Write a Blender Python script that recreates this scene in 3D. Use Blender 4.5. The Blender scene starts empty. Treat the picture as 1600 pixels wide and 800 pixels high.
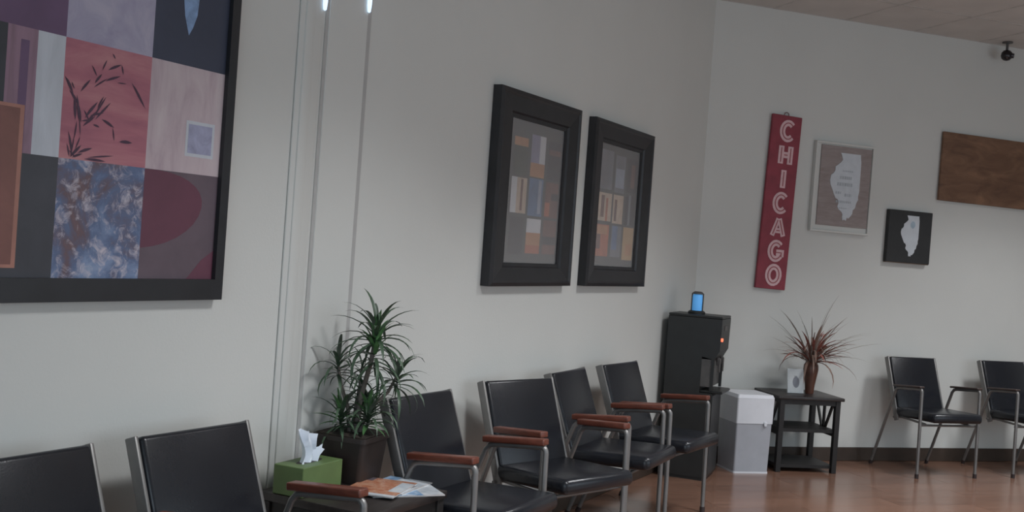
import bpy, bmesh, math, random
from mathutils import Vector, Matrix
random.seed(7)
R = math.radians
SC = bpy.context.scene
COL = SC.collection

# ------------------------------------------------------------------ camera
BETA = 0.8298                      # bend between the left wall and the back wall
BX, BY = math.cos(BETA), math.sin(BETA)
NX, NY = math.sin(BETA), -math.cos(BETA)
cam_d = bpy.data.cameras.new('camera')
cam = bpy.data.objects.new('camera', cam_d)
COL.objects.link(cam)
cR = Vector((0.8790661, 0.47125473, 0.07184553))
cU = Vector((-0.06739107, -0.02634667, 0.99737871))
cF = Vector((-0.47191233, 0.88160356, -0.00859789))
cam.matrix_world = Matrix(((cR.x, cU.x, -cF.x, 2.480), (cR.y, cU.y, -cF.y, -7.371), (cR.z, cU.z, -cF.z, 1.4024), (0, 0, 0, 1)))
cam_d.sensor_width = 36.0
cam_d.lens = 36.0 * 1716.35 / 1600
cam_d.clip_start = 0.05
SC.camera = cam

# ------------------------------------------------------------------ world, lights, exposure
SC.view_settings.view_transform = 'Standard'
SC.view_settings.look = 'None'
SC.view_settings.exposure = 0.12
SC.view_settings.gamma = 1.0
w = bpy.data.worlds.new('world'); SC.world = w; w.use_nodes = True
wn = w.node_tree.nodes['Background']
wn.inputs[0].default_value = (0.72, 0.86, 1.0, 1)
wn.inputs[1].default_value = .7

def area(name, loc, rot, sx, sy, power, col):
    l = bpy.data.lights.new(name, 'AREA'); l.shape = 'RECTANGLE'; l.size = sx; l.size_y = sy
    l.energy = power; l.color = col
    o = bpy.data.objects.new(name, l); o.location = loc; o.rotation_euler = rot; COL.objects.link(o)
    return o
# daylight through the windows of the right wall and of the wall behind the camera
area('window_daylight', (6.40, -3.6, 1.50), (0, R(90), 0), 1.9, 6.4, 45, (0.80, 0.91, 1.0))
area('window_daylight', (3.2, -10.4, 1.50), (R(90), 0, 0), 4.6, 1.9, 60, (0.72, 0.87, 1.0))
TROFFERS = [(3.20, 0.45), (2.25, -1.8), (2.25, -4.3), (4.9, -0.7), (4.9, -3.4), (4.9, -6.4)]

# ------------------------------------------------------------------ materials
def new_mat(name):
    m = bpy.data.materials.new(name); m.use_nodes = True
    nt = m.node_tree; b = nt.nodes['Principled BSDF']
    return m, nt, b
def coords(nt, scale=(1, 1, 1), kind='Object', rot=(0, 0, 0)):
    tc = nt.nodes.new('ShaderNodeTexCoord'); mp = nt.nodes.new('ShaderNodeMapping')
    mp.inputs['Scale'].default_value = scale; mp.inputs['Rotation'].default_value = rot
    nt.links.new(tc.outputs[kind], mp.inputs['Vector'])
    return mp.outputs['Vector']
def noise(nt, vec, scale, detail=4, rough=.55, dist=0):
    n = nt.nodes.new('ShaderNodeTexNoise'); n.inputs['Scale'].default_value = scale
    n.inputs['Detail'].default_value = detail; n.inputs['Roughness'].default_value = rough
    n.inputs['Distortion'].default_value = dist
    nt.links.new(vec, n.inputs['Vector']); return n.outputs['Fac']
def ramp(nt, fac, stops, interp='LINEAR'):
    r = nt.nodes.new('ShaderNodeValToRGB'); cr = r.color_ramp; cr.interpolation = interp
    while len(cr.elements) < len(stops): cr.elements.new(0.5)
    for e, (p, c) in zip(cr.elements, stops):
        e.position = p; e.color = (c[0], c[1], c[2], 1)
    nt.links.new(fac, r.inputs['Fac']); return r.outputs['Color']
def bump(nt, b, fac, strength, dist=.01):
    n = nt.nodes.new('ShaderNodeBump'); n.inputs['Strength'].default_value = strength
    n.inputs['Distance'].default_value = dist
    nt.links.new(fac, n.inputs['Height']); nt.links.new(n.outputs['Normal'], b.inputs['Normal'])
def mat(name, col, rough=.5, metal=0, var=.12, nscale=12, bmp=0, bscale=60, spec=.5, kind='Object', stretch=(1, 1, 1)):
    m, nt, b = new_mat(name)
    b.inputs['Roughness'].default_value = rough; b.inputs['Metallic'].default_value = metal
    b.inputs['Specular IOR Level'].default_value = spec
    v = coords(nt, stretch, kind)
    lo = [c * (1 - var) for c in col]; hi = [min(1, c * (1 + var)) for c in col]
    nt.links.new(ramp(nt, noise(nt, v, nscale), [(.3, lo), (.7, hi)]), b.inputs['Base Color'])
    if bmp: bump(nt, b, noise(nt, v, bscale, 3), bmp)
    return m
def mottled(name, stops, scale=8, rough=.6, stretch=(1, 1, 1), dist=.6, detail=5):
    m, nt, b = new_mat(name); b.inputs['Roughness'].default_value = rough
    v = coords(nt, stretch)
    nt.links.new(ramp(nt, noise(nt, v, scale, detail, .6, dist), stops), b.inputs['Base Color'])
    return m
def emis(name, col, s):
    m, nt, b = new_mat(name); b.inputs['Base Color'].default_value = (*col, 1)
    b.inputs['Emission Color'].default_value = (*col, 1); b.inputs['Emission Strength'].default_value = s
    return m

M = {}
M['wall'] = mat('wall_paint', (.595, .605, .580), .75, var=.025, nscale=1.2, bmp=.06, bscale=90, kind='Object')
M['trim'] = mat('trim_paint', (.66, .655, .62), .45, var=.03, nscale=3)
M['ceiling'] = mat('ceiling_tile', (.55, .535, .51), .9, var=.05, nscale=5, bmp=.25, bscale=120)
M['grid'] = mat('ceiling_grid', (.50, .487, .465), .9)
M['baseboard'] = mat('baseboard_vinyl', (.050, .036, .028), .4, var=.15)
M['leather'] = mat('black_vinyl', (.011, .0125, .0165), .27, var=.15, nscale=6, bmp=.06, bscale=220, spec=.42)
M['steel'] = mat('grey_steel', (.20, .195, .19), .42, metal=.55, var=.1)
M['dark_cap'] = mat('dark_rubber', (.03, .02, .02), .6)
M['shell'] = mat('grey_back_shell', (.16, .155, .15), .5, var=.1)
M['armwood'] = mat('red_brown_arm_wood', (.125, .036, .022), .35, var=.3, nscale=14, stretch=(8, 1.5, 8))
M['armdark'] = mat('dark_brown_arm', (.050, .034, .030), .45, var=.2)
M['espresso'] = mat('espresso_wood', (.010, .009, .009), .55, var=.25, nscale=10, stretch=(8, 1, 1))
M['tabletop'] = mat('espresso_top', (.024, .019, .018), .38, var=.25, nscale=10, stretch=(8, 1, 1))
M['frame'] = mat('black_frame', (.016, .017, .020), .42, var=.2)
M['frame_in'] = mat('charcoal_lip', (.028, .028, .030), .5, var=.2)
M['cooler'] = mat('black_plastic', (.018, .019, .019), .42, var=.15)
M['coolergrey'] = mat('grey_plastic', (.075, .072, .070), .45, var=.25)
M['white'] = mat('white_plastic', (.66, .68, .72), .35, var=.03)
M['bingrey'] = mat('grey_bin_plastic', (.36, .375, .41), .4, var=.05)
M['red'] = mat('red_sign_paint', (.24, .028, .046), .55, var=.18, nscale=9, bmp=.1, bscale=60)
M['redside'] = mat('dark_red_edge', (.10, .012, .018), .6)
M['letter'] = mat('pink_white_letter', (.64, .43, .45), .6, var=.1, nscale=30)
M['letter2'] = mat('red_inline', (.33, .09, .10), .6, var=.15)
M['greywood'] = mottled('greyish_wood', [(.25, (.25, .205, .195)), (.55, (.30, .255, .245)), (.8, (.35, .31, .30))], 3, stretch=(2.5, 1, 12), rough=.7)
M['mapwhite'] = mat('map_white', (.56, .60, .64), .7, var=.05, nscale=20)
M['mapink'] = mat('map_ink', (.38, .42, .46), .7)
M['mapblue'] = mat('map_blue_spot', (.35, .44, .52), .7)
M['canvas'] = mat('black_canvas', (.020, .021, .022), .6, var=.15)
M['canvas_edge'] = mat('brown_canvas_edge', (.12, .085, .065), .7)
M['brownwood'] = mottled('brown_plank', [(.2, (.085, .042, .028)), (.42, (.145, .074, .042)), (.6, (.20, .108, .062)), (.82, (.30, .155, .085))], 3.0, stretch=(1.3, 1, 4), rough=.6, dist=.9, detail=8)
M['palewood'] = mat('pale_plank_edge', (.40, .30, .20), .6)
M['green'] = mat('green_box_card', (.105, .165, .058), .5, var=.1, nscale=14)
M['tissue'] = mat('tissue_paper', (.72, .78, .86), .8, var=.03)
M['pot'] = mat('dark_brown_planter', (.022, .015, .013), .5, var=.2)
M['soil'] = mat('soil', (.03, .022, .016), .9, bmp=.5, bscale=60)
M['leaf'] = mat('dracaena_leaf', (.050, .088, .052), .45, var=.35, nscale=30)
M['leaf2'] = mat('fresh_green_leaf', (.075, .180, .065), .45, var=.3, nscale=30)
M['leaf3'] = mat('grey_green_leaf', (.085, .110, .085), .5, var=.3, nscale=30)
M['stem'] = mat('woody_stem', (.13, .115, .10), .8, var=.3, nscale=40, bmp=.3)
M['dry1'] = mat('dried_red_leaf', (.30, .110, .085), .6, var=.3, nscale=30)
M['dry2'] = mat('dried_brown_leaf', (.21, .135, .105), .7, var=.3, nscale=30)
M['dry3'] = mat('dried_grey_grass', (.30, .27, .24), .8, var=.2, nscale=30)
M['drypink'] = mat('pale_pink_bloom', (.50, .30, .27), .7, var=.2)
M['vase'] = mottled('brown_vase', [(.3, (.065, .028, .018)), (.6, (.12, .05, .032)), (.8, (.17, .085, .05))], 9, rough=.35)
M['photo'] = mat('pale_print', (.52, .55, .56), .5, var=.05)
M['photoink'] = mat('grey_print', (.20, .21, .24), .5, var=.2)
M['silver'] = mat('silver_frame', (.50, .53, .54), .4, var=.05)
M['camera_black'] = mat('dome_black', (.014, .011, .013), .25)
M['lens'] = mat('lens_glass', (.03, .025, .035), .1)
M['winframe'] = mat('window_frame_paint', (.5, .5, .5), .5)
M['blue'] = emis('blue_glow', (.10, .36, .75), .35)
M['led'] = emis('red_led', (1.0, .16, .08), 1.6)
M['strip'] = emis('pale_blue_strip', (.62, .80, 1.0), 1.05)
M['troffer'] = emis('troffer_diffuser', (1.0, .96, .90), 1.2)

def floor_mat(name, seed):
    m, nt, b = new_mat(name)
    v = coords(nt, (1.2, 14, 1))
    c = (.200 + .018 * seed, .108 + .010 * seed, .074 + .007 * seed)
    st = [(.25, [x * .72 for x in c]), (.5, c), (.78, [x * 1.22 for x in c])]
    nt.links.new(ramp(nt, noise(nt, v, 2.0, 6, .6, .8), st), b.inputs['Base Color'])
    b.inputs['Roughness'].default_value = .20
    b.inputs['Specular IOR Level'].default_value = .75
    return m
PLANKS = [floor_mat('laminate_plank_a', -1), floor_mat('laminate_plank_b', 0), floor_mat('laminate_plank_c', 1)]

# ------------------------------------------------------------------ mesh helpers
class MB:
    """collects shapes for one mesh"""
    def __init__(s): s.bm = bmesh.new(); s.mi = 0
    def _tag(s, faces):
        for f in faces: f.material_index = s.mi
    def poly(s, pts):
        f = s.bm.faces.new([s.bm.verts.new(p) for p in pts]); s._tag([f]); return s
    def box(s, x0, x1, y0, y1, z0, z1, bev=0, seg=2, mtx=None):
        t = bmesh.new()
        bmesh.ops.create_cube(t, size=1)
        for v in t.verts:
            v.co = Vector(((x0 + x1) / 2 + v.co.x * (x1 - x0), (y0 + y1) / 2 + v.co.y * (y1 - y0), (z0 + z1) / 2 + v.co.z * (z1 - z0)))
        if bev: bmesh.ops.bevel(t, geom=t.edges[:], offset=bev, segments=seg, affect='EDGES', profile=.5)
        return s.merge(t, mtx)
    def merge(s, t, mtx=None):
        if mtx: bmesh.ops.transform(t, matrix=mtx, verts=t.verts)
        mp = {}
        for v in t.verts: mp[v] = s.bm.verts.new(v.co)
        for f in t.faces:
            try: g = s.bm.faces.new([mp[v] for v in f.verts]); g.material_index = s.mi
            except ValueError: pass
        t.free(); return s
    def tube(s, pts, r, n=8, cap=True):
        pts = [Vector(p) for p in pts]; rs = r if isinstance(r, (list, tuple)) else [r] * len(pts)
        rings = []; up = None
        for i, p in enumerate(pts):
            d = (pts[min(i + 1, len(pts) - 1)] - pts[max(i - 1, 0)]).normalized()
            if up is None:
                up = Vector((0, 0, 1)) if abs(d.z) < .9 else Vector((0, 1, 0))
            a = d.cross(up).normalized(); up = a.cross(d).normalized()
            rings.append([s.bm.verts.new(p + (a * math.cos(t) + up * math.sin(t)) * rs[i]) for t in [2 * math.pi * k / n for k in range(n)]])
        fs = []
        for a, b in zip(rings, rings[1:]):
            for k in range(n): fs.append(s.bm.faces.new((a[k], a[(k + 1) % n], b[(k + 1) % n], b[k])))
        if cap: fs.append(s.bm.faces.new(rings[0][::-1])); fs.append(s.bm.faces.new(rings[-1]))
        s._tag(fs); return s
    def lathe(s, prof, n=20, c=(0, 0)):
        rings = [[s.bm.verts.new((c[0] + r * math.cos(2 * math.pi * k / n), c[1] + r * math.sin(2 * math.pi * k / n), z)) for k in range(n)] for r, z in prof]
        fs = []
        for a, b in zip(rings, rings[1:]):
            for k in range(n): fs.append(s.bm.faces.new((a[k], a[(k + 1) % n], b[(k + 1) % n], b[k])))
        fs.append(s.bm.faces.new(rings[0][::-1])); fs.append(s.bm.faces.new(rings[-1]))
        s._tag(fs); return s
    def prism(s, pts, y0, y1):
        """outline in x,z pushed from y0 (front) to y1 (back)"""
        a = [s.bm.verts.new((x, y0, z)) for x, z in pts]; b = [s.bm.verts.new((x, y1, z)) for x, z in pts]
        fs = [s.bm.faces.new(a), s.bm.faces.new(b[::-1])]
        n = len(pts)
        for i in range(n): fs.append(s.bm.faces.new((a[i], b[i], b[(i + 1) % n], a[(i + 1) % n])))
        s._tag(fs); return s
    def side_prism(s, pts, x0, x1):
        """outline in y,z pushed from x0 to x1"""
        a = [s.bm.verts.new((x0, y, z)) for y, z in pts]; b = [s.bm.verts.new((x1, y, z)) for y, z in pts]
        fs = [s.bm.faces.new(a), s.bm.faces.new(b[::-1])]
        n = len(pts)
        for i in range(n): fs.append(s.bm.faces.new((a[i], b[i], b[(i + 1) % n], a[(i + 1) % n])))
        s._tag(fs); return s
    def ribbon(s, pts, wd, y0, y1, closed=False):
        """flat stroke of width wd through x,z points"""
        P = [Vector((x, z)) for x, z in pts]; n = len(P); L = []; Rr = []
        for i in range(n):
            if closed: a, b = P[i - 1], P[(i + 1) % n]
            else: a, b = P[max(i - 1, 0)], P[min(i + 1, n - 1)]
            d = P[i]; t1 = (d - a).normalized() if (d - a).length > 1e-9 else None; t2 = (b - d).normalized() if (b - d).length > 1e-9 else None
            t1 = t1 or t2; t2 = t2 or t1
            nn = Vector((-(t1.y + t2.y), t1.x + t2.x)).normalized()
            k = 1 / max(.5, nn.dot(Vector((-t1.y, t1.x))))
            L.append(d + nn * wd / 2 * k); Rr.append(d - nn * wd / 2 * k)
        lf = [s.bm.verts.new((p.x, y0, p.y)) for p in L]; rf = [s.bm.verts.new((p.x, y0, p.y)) for p in Rr]
        lb = [s.bm.verts.new((p.x, y1, p.y)) for p in L]; rb = [s.bm.verts.new((p.x, y1, p.y)) for p in Rr]
        fs = []
        rng = range(n) if closed else range(n - 1)
        for i in rng:
            j = (i + 1) % n
            fs += [s.bm.faces.new((lf[i], rf[i], rf[j], lf[j])), s.bm.faces.new((lf[i], lf[j], lb[j], lb[i])), s.bm.faces.new((rf[i], rb[i], rb[j], rf[j]))]
        if not closed:
            for i in (0, n - 1): fs.append(s.bm.faces.new((lf[i], lb[i], rb[i], rf[i])))
        s._tag(fs); return s
    def build(s, name, mats, parent=None, smooth=True, loc=None):
        bmesh.ops.recalc_face_normals(s.bm, faces=s.bm.faces[:])
        me = bpy.data.meshes.new(name); s.bm.to_mesh(me); s.bm.free()
        for m in (mats if isinstance(mats, (list, tuple)) else [mats]): me.materials.append(m)
        if smooth:
            me.shade_smooth(); me.set_sharp_from_angle(angle=R(38))
        o = bpy.data.objects.new(name, me); COL.objects.link(o)
        if parent: o.parent = parent
        if loc: o.location = loc
        return o
def link(name, me, parent, loc=(0, 0, 0), rot=(0, 0, 0), scl=(1, 1, 1)):
    o = bpy.data.objects.new(name, me); COL.objects.link(o); o.parent = parent
    o.location = loc; o.rotation_euler = rot; o.scale = scl; return o
def thing(name, label, cat, loc=(0, 0, 0), rz=0, group=None, tilt=0):
    o = bpy.data.objects.new(name, None); COL.objects.link(o); o.empty_display_size = .1
    o.location = loc; o.rotation_euler = (0, tilt, rz)
    o['label'] = label; o['category'] = cat
    if group: o['group'] = group
    return o
def structure(o): o['kind'] = 'structure'; return o
def copy_tree(o, parent=None):
    c = o.copy(); COL.objects.link(c); c.parent = parent
    for ch in o.children: copy_tree(ch, c)
    return c
def back(s, d, z=0): return (BX * s + NX * d, BY * s + NY * d, z)     # along the back wall, out from it
LEFT = R(90)            # local x runs along the left wall, the front (-y) faces the room
BACK = BETA

# ------------------------------------------------------------------ the room
H = 3.22
XR, YR, SB = 6.5, -10.5, 3.5
room = [(0, 0), (BX * SB, BY * SB), (XR, BY * SB), (XR, YR), (0, YR)]
def clip(poly, region):
    area_ = sum(region[i][0] * region[(i + 1) % len(region)][1] - region[(i + 1) % len(region)][0] * region[i][1] for i in range(len(region)))
    reg = region if area_ > 0 else region[::-1]
    out = poly
    for i in range(len(reg)):
        a, b = reg[i], reg[(i + 1) % len(reg)]
        side = lambda p: (b[0] - a[0]) * (p[1] - a[1]) - (b[1] - a[1]) * (p[0] - a[0])
        new = []
        for j in range(len(out)):
            p, q = out[j], out[(j + 1) % len(out)]
            sp, sq = side(p), side(q)
            if sp >= 0: new.append(p)
            if (sp > 0 > sq) or (sp < 0 < sq):
                t = sp / (sp - sq); new.append((p[0] + (q[0] - p[0]) * t, p[1] + (q[1] - p[1]) * t))
        out = new
        if len(out) < 3: return []
    ok = []
    for p in out:
        if not ok or (abs(p[0] - ok[-1][0]) + abs(p[1] - ok[-1][1])) > 1e-4: ok.append(p)
    if len(ok) > 2 and abs(ok[0][0] - ok[-1][0]) + abs(ok[0][1] - ok[-1][1]) < 1e-4: ok.pop()
    A = sum(ok[i][0] * ok[(i + 1) % len(ok)][1] - ok[(i + 1) % len(ok)][0] * ok[i][1] for i in range(len(ok)))
    return ok if len(ok) > 2 and abs(A) > 4e-3 else []
def slab(mb, poly, z0, z1):
    a = [mb.bm.verts.new((x, y, z0)) for x, y in poly]; b = [mb.bm.verts.new((x, y, z1)) for x, y in poly]
    fs = [mb.bm.faces.new(a[::-1]), mb.bm.faces.new(b)]; n = len(poly)
    for i in range(n): fs.append(mb.bm.faces.new((a[i], a[(i + 1) % n], b[(i + 1) % n], b[i])))
    mb._tag(fs)
def inset_line(p, q, e):
    return p, q
mb = MB(); slab(mb, [(-.15, .2), (BX * SB - .1, BY * SB + .15), (XR + .15, BY * SB + .15), (XR + .15, YR - .15), (-.15, YR - .15)], -.12, -.008)
floor = structure(mb.build('floor', M['baseboard'], smooth=False))
# laminate planks run along the back wall
PW, PL = .19, 1.25
rest = MB()
cnt = 0
for j in range(-2, 62):                       # rows out from the back wall
    d0 = j * PW; off = (j * .437) % 1 * PL
    for i in range(-9, 9):
        s0 = i * PL + off
        g = .0012
        q = [back(s0 + g, d0 + g)[:2], back(s0 + PL - g, d0 + g)[:2], back(s0 + PL - g, d0 + PW - g)[:2], back(s0 + g, d0 + PW - g)[:2]]
        c = clip(q, room)
        if not c: continue
        cx = sum(p[0] for p in c) / len(c); cy = sum(p[1] for p in c) / len(c)
        m = PLANKS[(i * 7 + j * 5 + (i * j) % 3) % 3]
        if cy > -3.6 and cx < 4.6 and cnt < 290:
            cnt += 1
            b = MB(); loc = [(BX * (x - cx) + BY * (y - cy), -BY * (x - cx) + BX * (y - cy)) for x, y in c]
            slab(b, loc, -.008, 0)
            o = b.build('floor_plank', m, floor, smooth=False); o.location = (cx, cy, 0); o.rotation_euler = (0, 0, BETA)
        else:
            rest.mi = (i + j) % 3; slab(rest, c, -.008, 0)
o = rest.build('floor_planks', PLANKS, floor, smooth=False); o['kind'] = 'stuff'

# ceiling: dark backing, T-bar grid and lay-in tiles parallel to the back wall
mb = MB(); slab(mb, [(-.15, .2), (BX * SB - .1, BY * SB + .15), (XR + .15, BY * SB + .15), (XR + .15, YR - .15), (-.15, YR - .15)], H + .03, H + .15)
ceil = structure(mb.build('ceiling', M['ceiling'], smooth=False))
TS = .61; rest = MB(); bars = MB()
def in_troffer(cx, cy): return any(abs(cx - x) < .1 and abs(cy - y) < .1 for x, y in TROFFERS)
for i in range(-16, 17):
    for j in range(0, 24):
        s0, d0 = i * TS - .15, j * TS
        g = .010
        q = [back(s0 + g, d0 + g)[:2], back(s0 + TS - g, d0 + g)[:2], back(s0 + TS - g, d0 + TS - g)[:2], back(s0 + g, d0 + TS - g)[:2]]
        c = clip(q, room)
        if c:
            if -.7 < s0 < 3.4 and d0 < 1.9:
                b = MB(); cx = sum(p[0] for p in c) / len(c); cy = sum(p[1] for p in c) / len(c)
                slab(b, [(x - cx, y - cy) for x, y in c], H + .003, H + .03)
                o = b.build('ceiling_tile', M['ceiling'], ceil, smooth=False); o.location = (cx, cy, 0)
            else: slab(rest, c, H + .003, H + .03)
        for q in ([back(s0 - g, d0)[:2], back(s0 + g, d0)[:2], back(s0 + g, d0 + TS)[:2], back(s0 - g, d0 + TS)[:2]],
                  [back(s0 + g, d0 - g)[:2], back(s0 + TS - g, d0 - g)[:2], back(s0 + TS - g, d0 + g)[:2], back(s0 + g, d0 + g)[:2]]):
            c = clip(q, room)
            if c: slab(bars, c, H + .001, H + .03)
o = rest.build('ceiling_tiles', M['ceiling'], ceil, smooth=False); o['kind'] = 'stuff'
bars.build('ceiling_grid', M['grid'], ceil, smooth=False)

mb = MB(); mb.box(-.14, 0, YR - .14, .06, -.01, H + .04); structure(mb.build('wall_left', M['wall'], smooth=False))
mb = MB(); mb.box(-.06, SB, 0, .14, -.01, H + .04)
o = structure(mb.build('wall_back', M['wall'], smooth=False)); o.rotation_euler = (0, 0, BETA)
yb = BY * SB
mb = MB(); mb.box(BX * SB - .1, XR + .14, yb, yb + .14, -.01, H + .04); structure(mb.build('wall_far_right', M['wall'], smooth=False))
# right wall and the wall behind the camera, each with a window opening
def wall_with_window(name, length, w0, w1, z0, z1, loc, rz, n):
    mb = MB()
    mb.box(0, w0, 0, .14, -.01, H + .04); mb.box(w1, length, 0, .14, -.01, H + .04)
    mb.box(w0, w1, 0, .14, -.01, z0); mb.box(w0, w1, 0, .14, z1, H + .04)
    o = structure(mb.build(name, M['wall'], smooth=False)); o.location = loc; o.rotation_euler = (0, 0, rz)
    wd = MB(); wd.box(w0, w1, .03, .09, z0, z0 + .05); wd.box(w0, w1, .03, .09, z1 - .05, z1)
    k = 5
    for i in range(k + 1):
        x = w0 + (w1 - w0 - .05) * i / k; wd.box(x, x + .05, .03, .09, z0 + .05, z1 - .05)
    f = structure(wd.build('window_%d' % n, M['winframe'], smooth=False)); f.location = loc; f.rotation_euler = (0, 0, rz)
wall_with_window('wall_right', yb - YR, 2.8, 9.2, .55, 2.45, (XR, yb, 0), R(-90), 1)
wall_with_window('wall_rear', XR, .9, 5.6, .55, 2.45, (XR, YR, 0), R(180), 2)
# baseboards
mb = MB(); mb.box(0, .012, YR, -.006, 0, .10, .003, 1); structure(mb.build('baseboard_left', M['baseboard'], smooth=False))
mb = MB(); mb.box(.006, SB, -.012, 0, 0, .10, .003, 1)
o = structure(mb.build('baseboard_back', M['baseboard'], smooth=False)); o.rotation_euler = (0, 0, BETA)
# vertical mouldings of the left wall
mb = MB(); mb.box(0, .008, -4.410, -4.290, .10, H, .004, 2); mb.box(0, .014, -4.385, -4.335, .10, H, .006, 2)
structure(mb.build('trim_1', M['wall']))
mb = MB(); mb.box(0, .006, -4.250, -4.022, .10, H, .002, 1)
structure(mb.build('trim_2', M['wall'], smooth=False))
mb = MB(); mb.box(0, .003, -4.268, -4.250, .10, H); mb.box(0, .003, -4.022, -3.998, .10, H)  # grey strips: groove shade along the moulding put into colour
structure(mb.build('shadow_strip', mat('grey_shadow_line', (.42, .42, .41), .5, var=.05), smooth=False))
for y, lb, z_ in ((-4.290, 'glowing pale blue vertical strip, left one of the two above the plant', 2.185),
              (-4.030, 'glowing pale blue vertical strip, right one of the two above the plant', 2.235)):
    t = thing('glow_strip', lb, 'light', (0, y, z_), group='glowing strips on the wall moulding')  # thin emissive rods at the upper ends of the mouldings
    m_ = MB(); m_.tube([(.014, 0, 0), (.014, 0, .004), (.014, 0, .03), (.014, 0, .9)], [.003, .006, .0085, .0085], 10); m_.build('tube', M['strip'], t)
    m_ = MB(); m_.box(.001, .028, -.010, .010, .90, .94, .002, 1)
    m_.build('holder', M['trim'], t)

# recessed ceiling light fixtures (their lamps sit right below the diffuser)
for i, (x, y) in enumerate(TROFFERS):
    t = thing('ceiling_light', 'square recessed ceiling light panel above the waiting room', 'light', (x, y, H), BETA, 'ceiling light panels')
    m_ = MB(); m_.box(-.30, .30, -.30, .30, -.008, -.002); m_.build('diffuser', M['troffer'], t, smooth=False)
    m_ = MB()
    for q in ((-.32, .32, -.32, -.30), (-.32, .32, .30, .32), (-.32, -.30, -.30, .30), (.30, .32, -.30, .30)): m_.box(*q, -.014, -.001)
    m_.build('frame', M['grid'], t, smooth=False)
    l = area('ceiling_lamp', (0, 0, -.02), (0, 0, 0), .58, .58, (39, 42, 52, 8, 8, 8)[i], (.96, .975, 1.0)); l.parent = t; l.data.spread = R(118)

# ------------------------------------------------------------------ chairs
def arc(c, r, a0, a1, n, f):
    return [f(c[0] + r * math.cos(R(a0 + (a1 - a0) * k / n)), c[1] + r * math.sin(R(a0 + (a1 - a0) * k / n))) for k in range(n + 1)]
def make_chair(name, label, arm_mat, group, arm_thick=.026):
    t = thing(name, label, 'chair', group=group)
    lean = math.atan2(.15, .42)
    # back: fwd 0.02 at z .80 to fwd .17 at z .38
    Mx = Matrix.Translation((0, -.195, .375)) @ Matrix.Rotation(-lean, 4, 'X')
    m_ = MB(); m_.box(-.213, .213, -.026, .026, .01, .445, .014, 3, Mx); m_.build('backrest', M['leather'], t)
    m_ = MB(); m_.box(-.205, .205, .024, .034, .02, .435, .004, 1, Mx); m_.build('back_shell', M['shell'], t)
    for sx in (-1, 1):
        m_ = MB(); m_.box(sx * .222 - .007, sx * .222 + .007, -.016, .026, -.02, .448, .004, 2, Mx)
        m_.build('back_upright', M['steel'], t)
    # seat with a rolled front edge
    m_ = MB(); Ms = Matrix.Translation((0, -.36, .43)) @ Matrix.Rotation(R(3.5), 4, 'X').inverted()
    m_.box(-.228, .228, -.225, .215, -.034, .030, .026, 4, Ms)
    for v in m_.bm.verts:                      # soften: crown the middle
        k = 1 - min(1, (v.co.x / .228) ** 2)
        if v.co.z > .44: v.co.z += .010 * k
        if v.co.y < -.55: v.co.y -= .026 * k; v.co.z -= .012
    m_.build('seat', M['leather'], t)
    m_ = MB()
    m_.tube([(-.262, -.475, .365), (.262, -.475, .365)], .008, 8)
    m_.tube([(-.240, -.18, .375), (.240, -.18, .375)], .008, 8)
    for sx in (-1, 1): m_.tube([(sx * .20, -.475, .372), (sx * .20, -.18, .384)], .008, 8)
    m_.build('seat_rail', M['steel'], t)
    zt = .605
    for sx in (-1, 1):
        x = sx * .270
        F = lambda y, z: (x, -y, z)
        m_ = MB(); m_.tube([F(.500, 0.012), F(.492, zt - .010)] + arc((.470, zt - .010), .022, 0, 85, 4, F) + [F(.30, zt - .004)], .0118, 10)
        l = m_.build('leg', M['steel'], t); c = MB(); c.tube([F(.5005, 0), F(.500, .03)], .0145, 10); c.build('rubber_foot', M['dark_cap'], l)
        m_ = MB(); m_.tube([F(.33, zt - .002), F(.26, zt - .009)] + [F(.235, zt - .016), F(.218, zt - .036)] + [F(.0, .012)], .0112, 10)
        l = m_.build('leg', M['steel'], t); c = MB(); c.tube([F(-.002, 0), F(.008, .028)], .0145, 10); c.build('rubber_foot', M['dark_cap'], l)
        m_ = MB(); m_.box(x - .024, x + .024, -.142, .142, .009, .009 + arm_thick, .006, 3, Matrix.Translation((0, -.352, zt - .001)) @ Matrix.Rotation(R(-5), 4, 'X'))
        m_.build('armrest', arm_mat, t)
    return t
gl = 'black vinyl chairs with red-brown arms along the left wall'
proto = make_chair('waiting_chair', 'black vinyl chair cut off by the left edge of the photo', M['armwood'], gl)
LC = [(.095, -5.532, 0, None),
      (.100, -4.935, 1, 'black vinyl chair just right of the leftmost one, nearest the green tissue box'),
      (.100, -3.712, 1, 'black vinyl chair beside the potted plant, partly behind its leaves'),
      (.120, -2.895, 17, 'black vinyl chair angled toward the camera, just right of the chair beside the plant'),
      (.088, -2.325, -3, 'black vinyl chair, second from the water cooler in the left wall row'),
      (.100, -1.668, 3, 'black vinyl chair nearest the water cooler in the left wall row')]
for i, (x, y, a, lb) in enumerate(LC):
    c = proto if i == 0 else copy_tree(proto)
    c.location = (x, y, 0); c.rotation_euler = (0, 0, LEFT - R(a))
    if lb: c['label'] = lb
gb = 'black chairs with dark arms along the back wall'
p2 = make_chair('waiting_chair', 'black chair with dark arms right of the corner table, fully in view', M['armdark'], gb, .014)
p2.location = back(1.755, .095); p2.rotation_euler = (0, 0, BACK); p2.scale = (.93, 1, 1)
c = copy_tree(p2); c.location = back(2.600, .095); c['label'] = 'black chair with dark arms cut off by the right edge of the photo'

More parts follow.
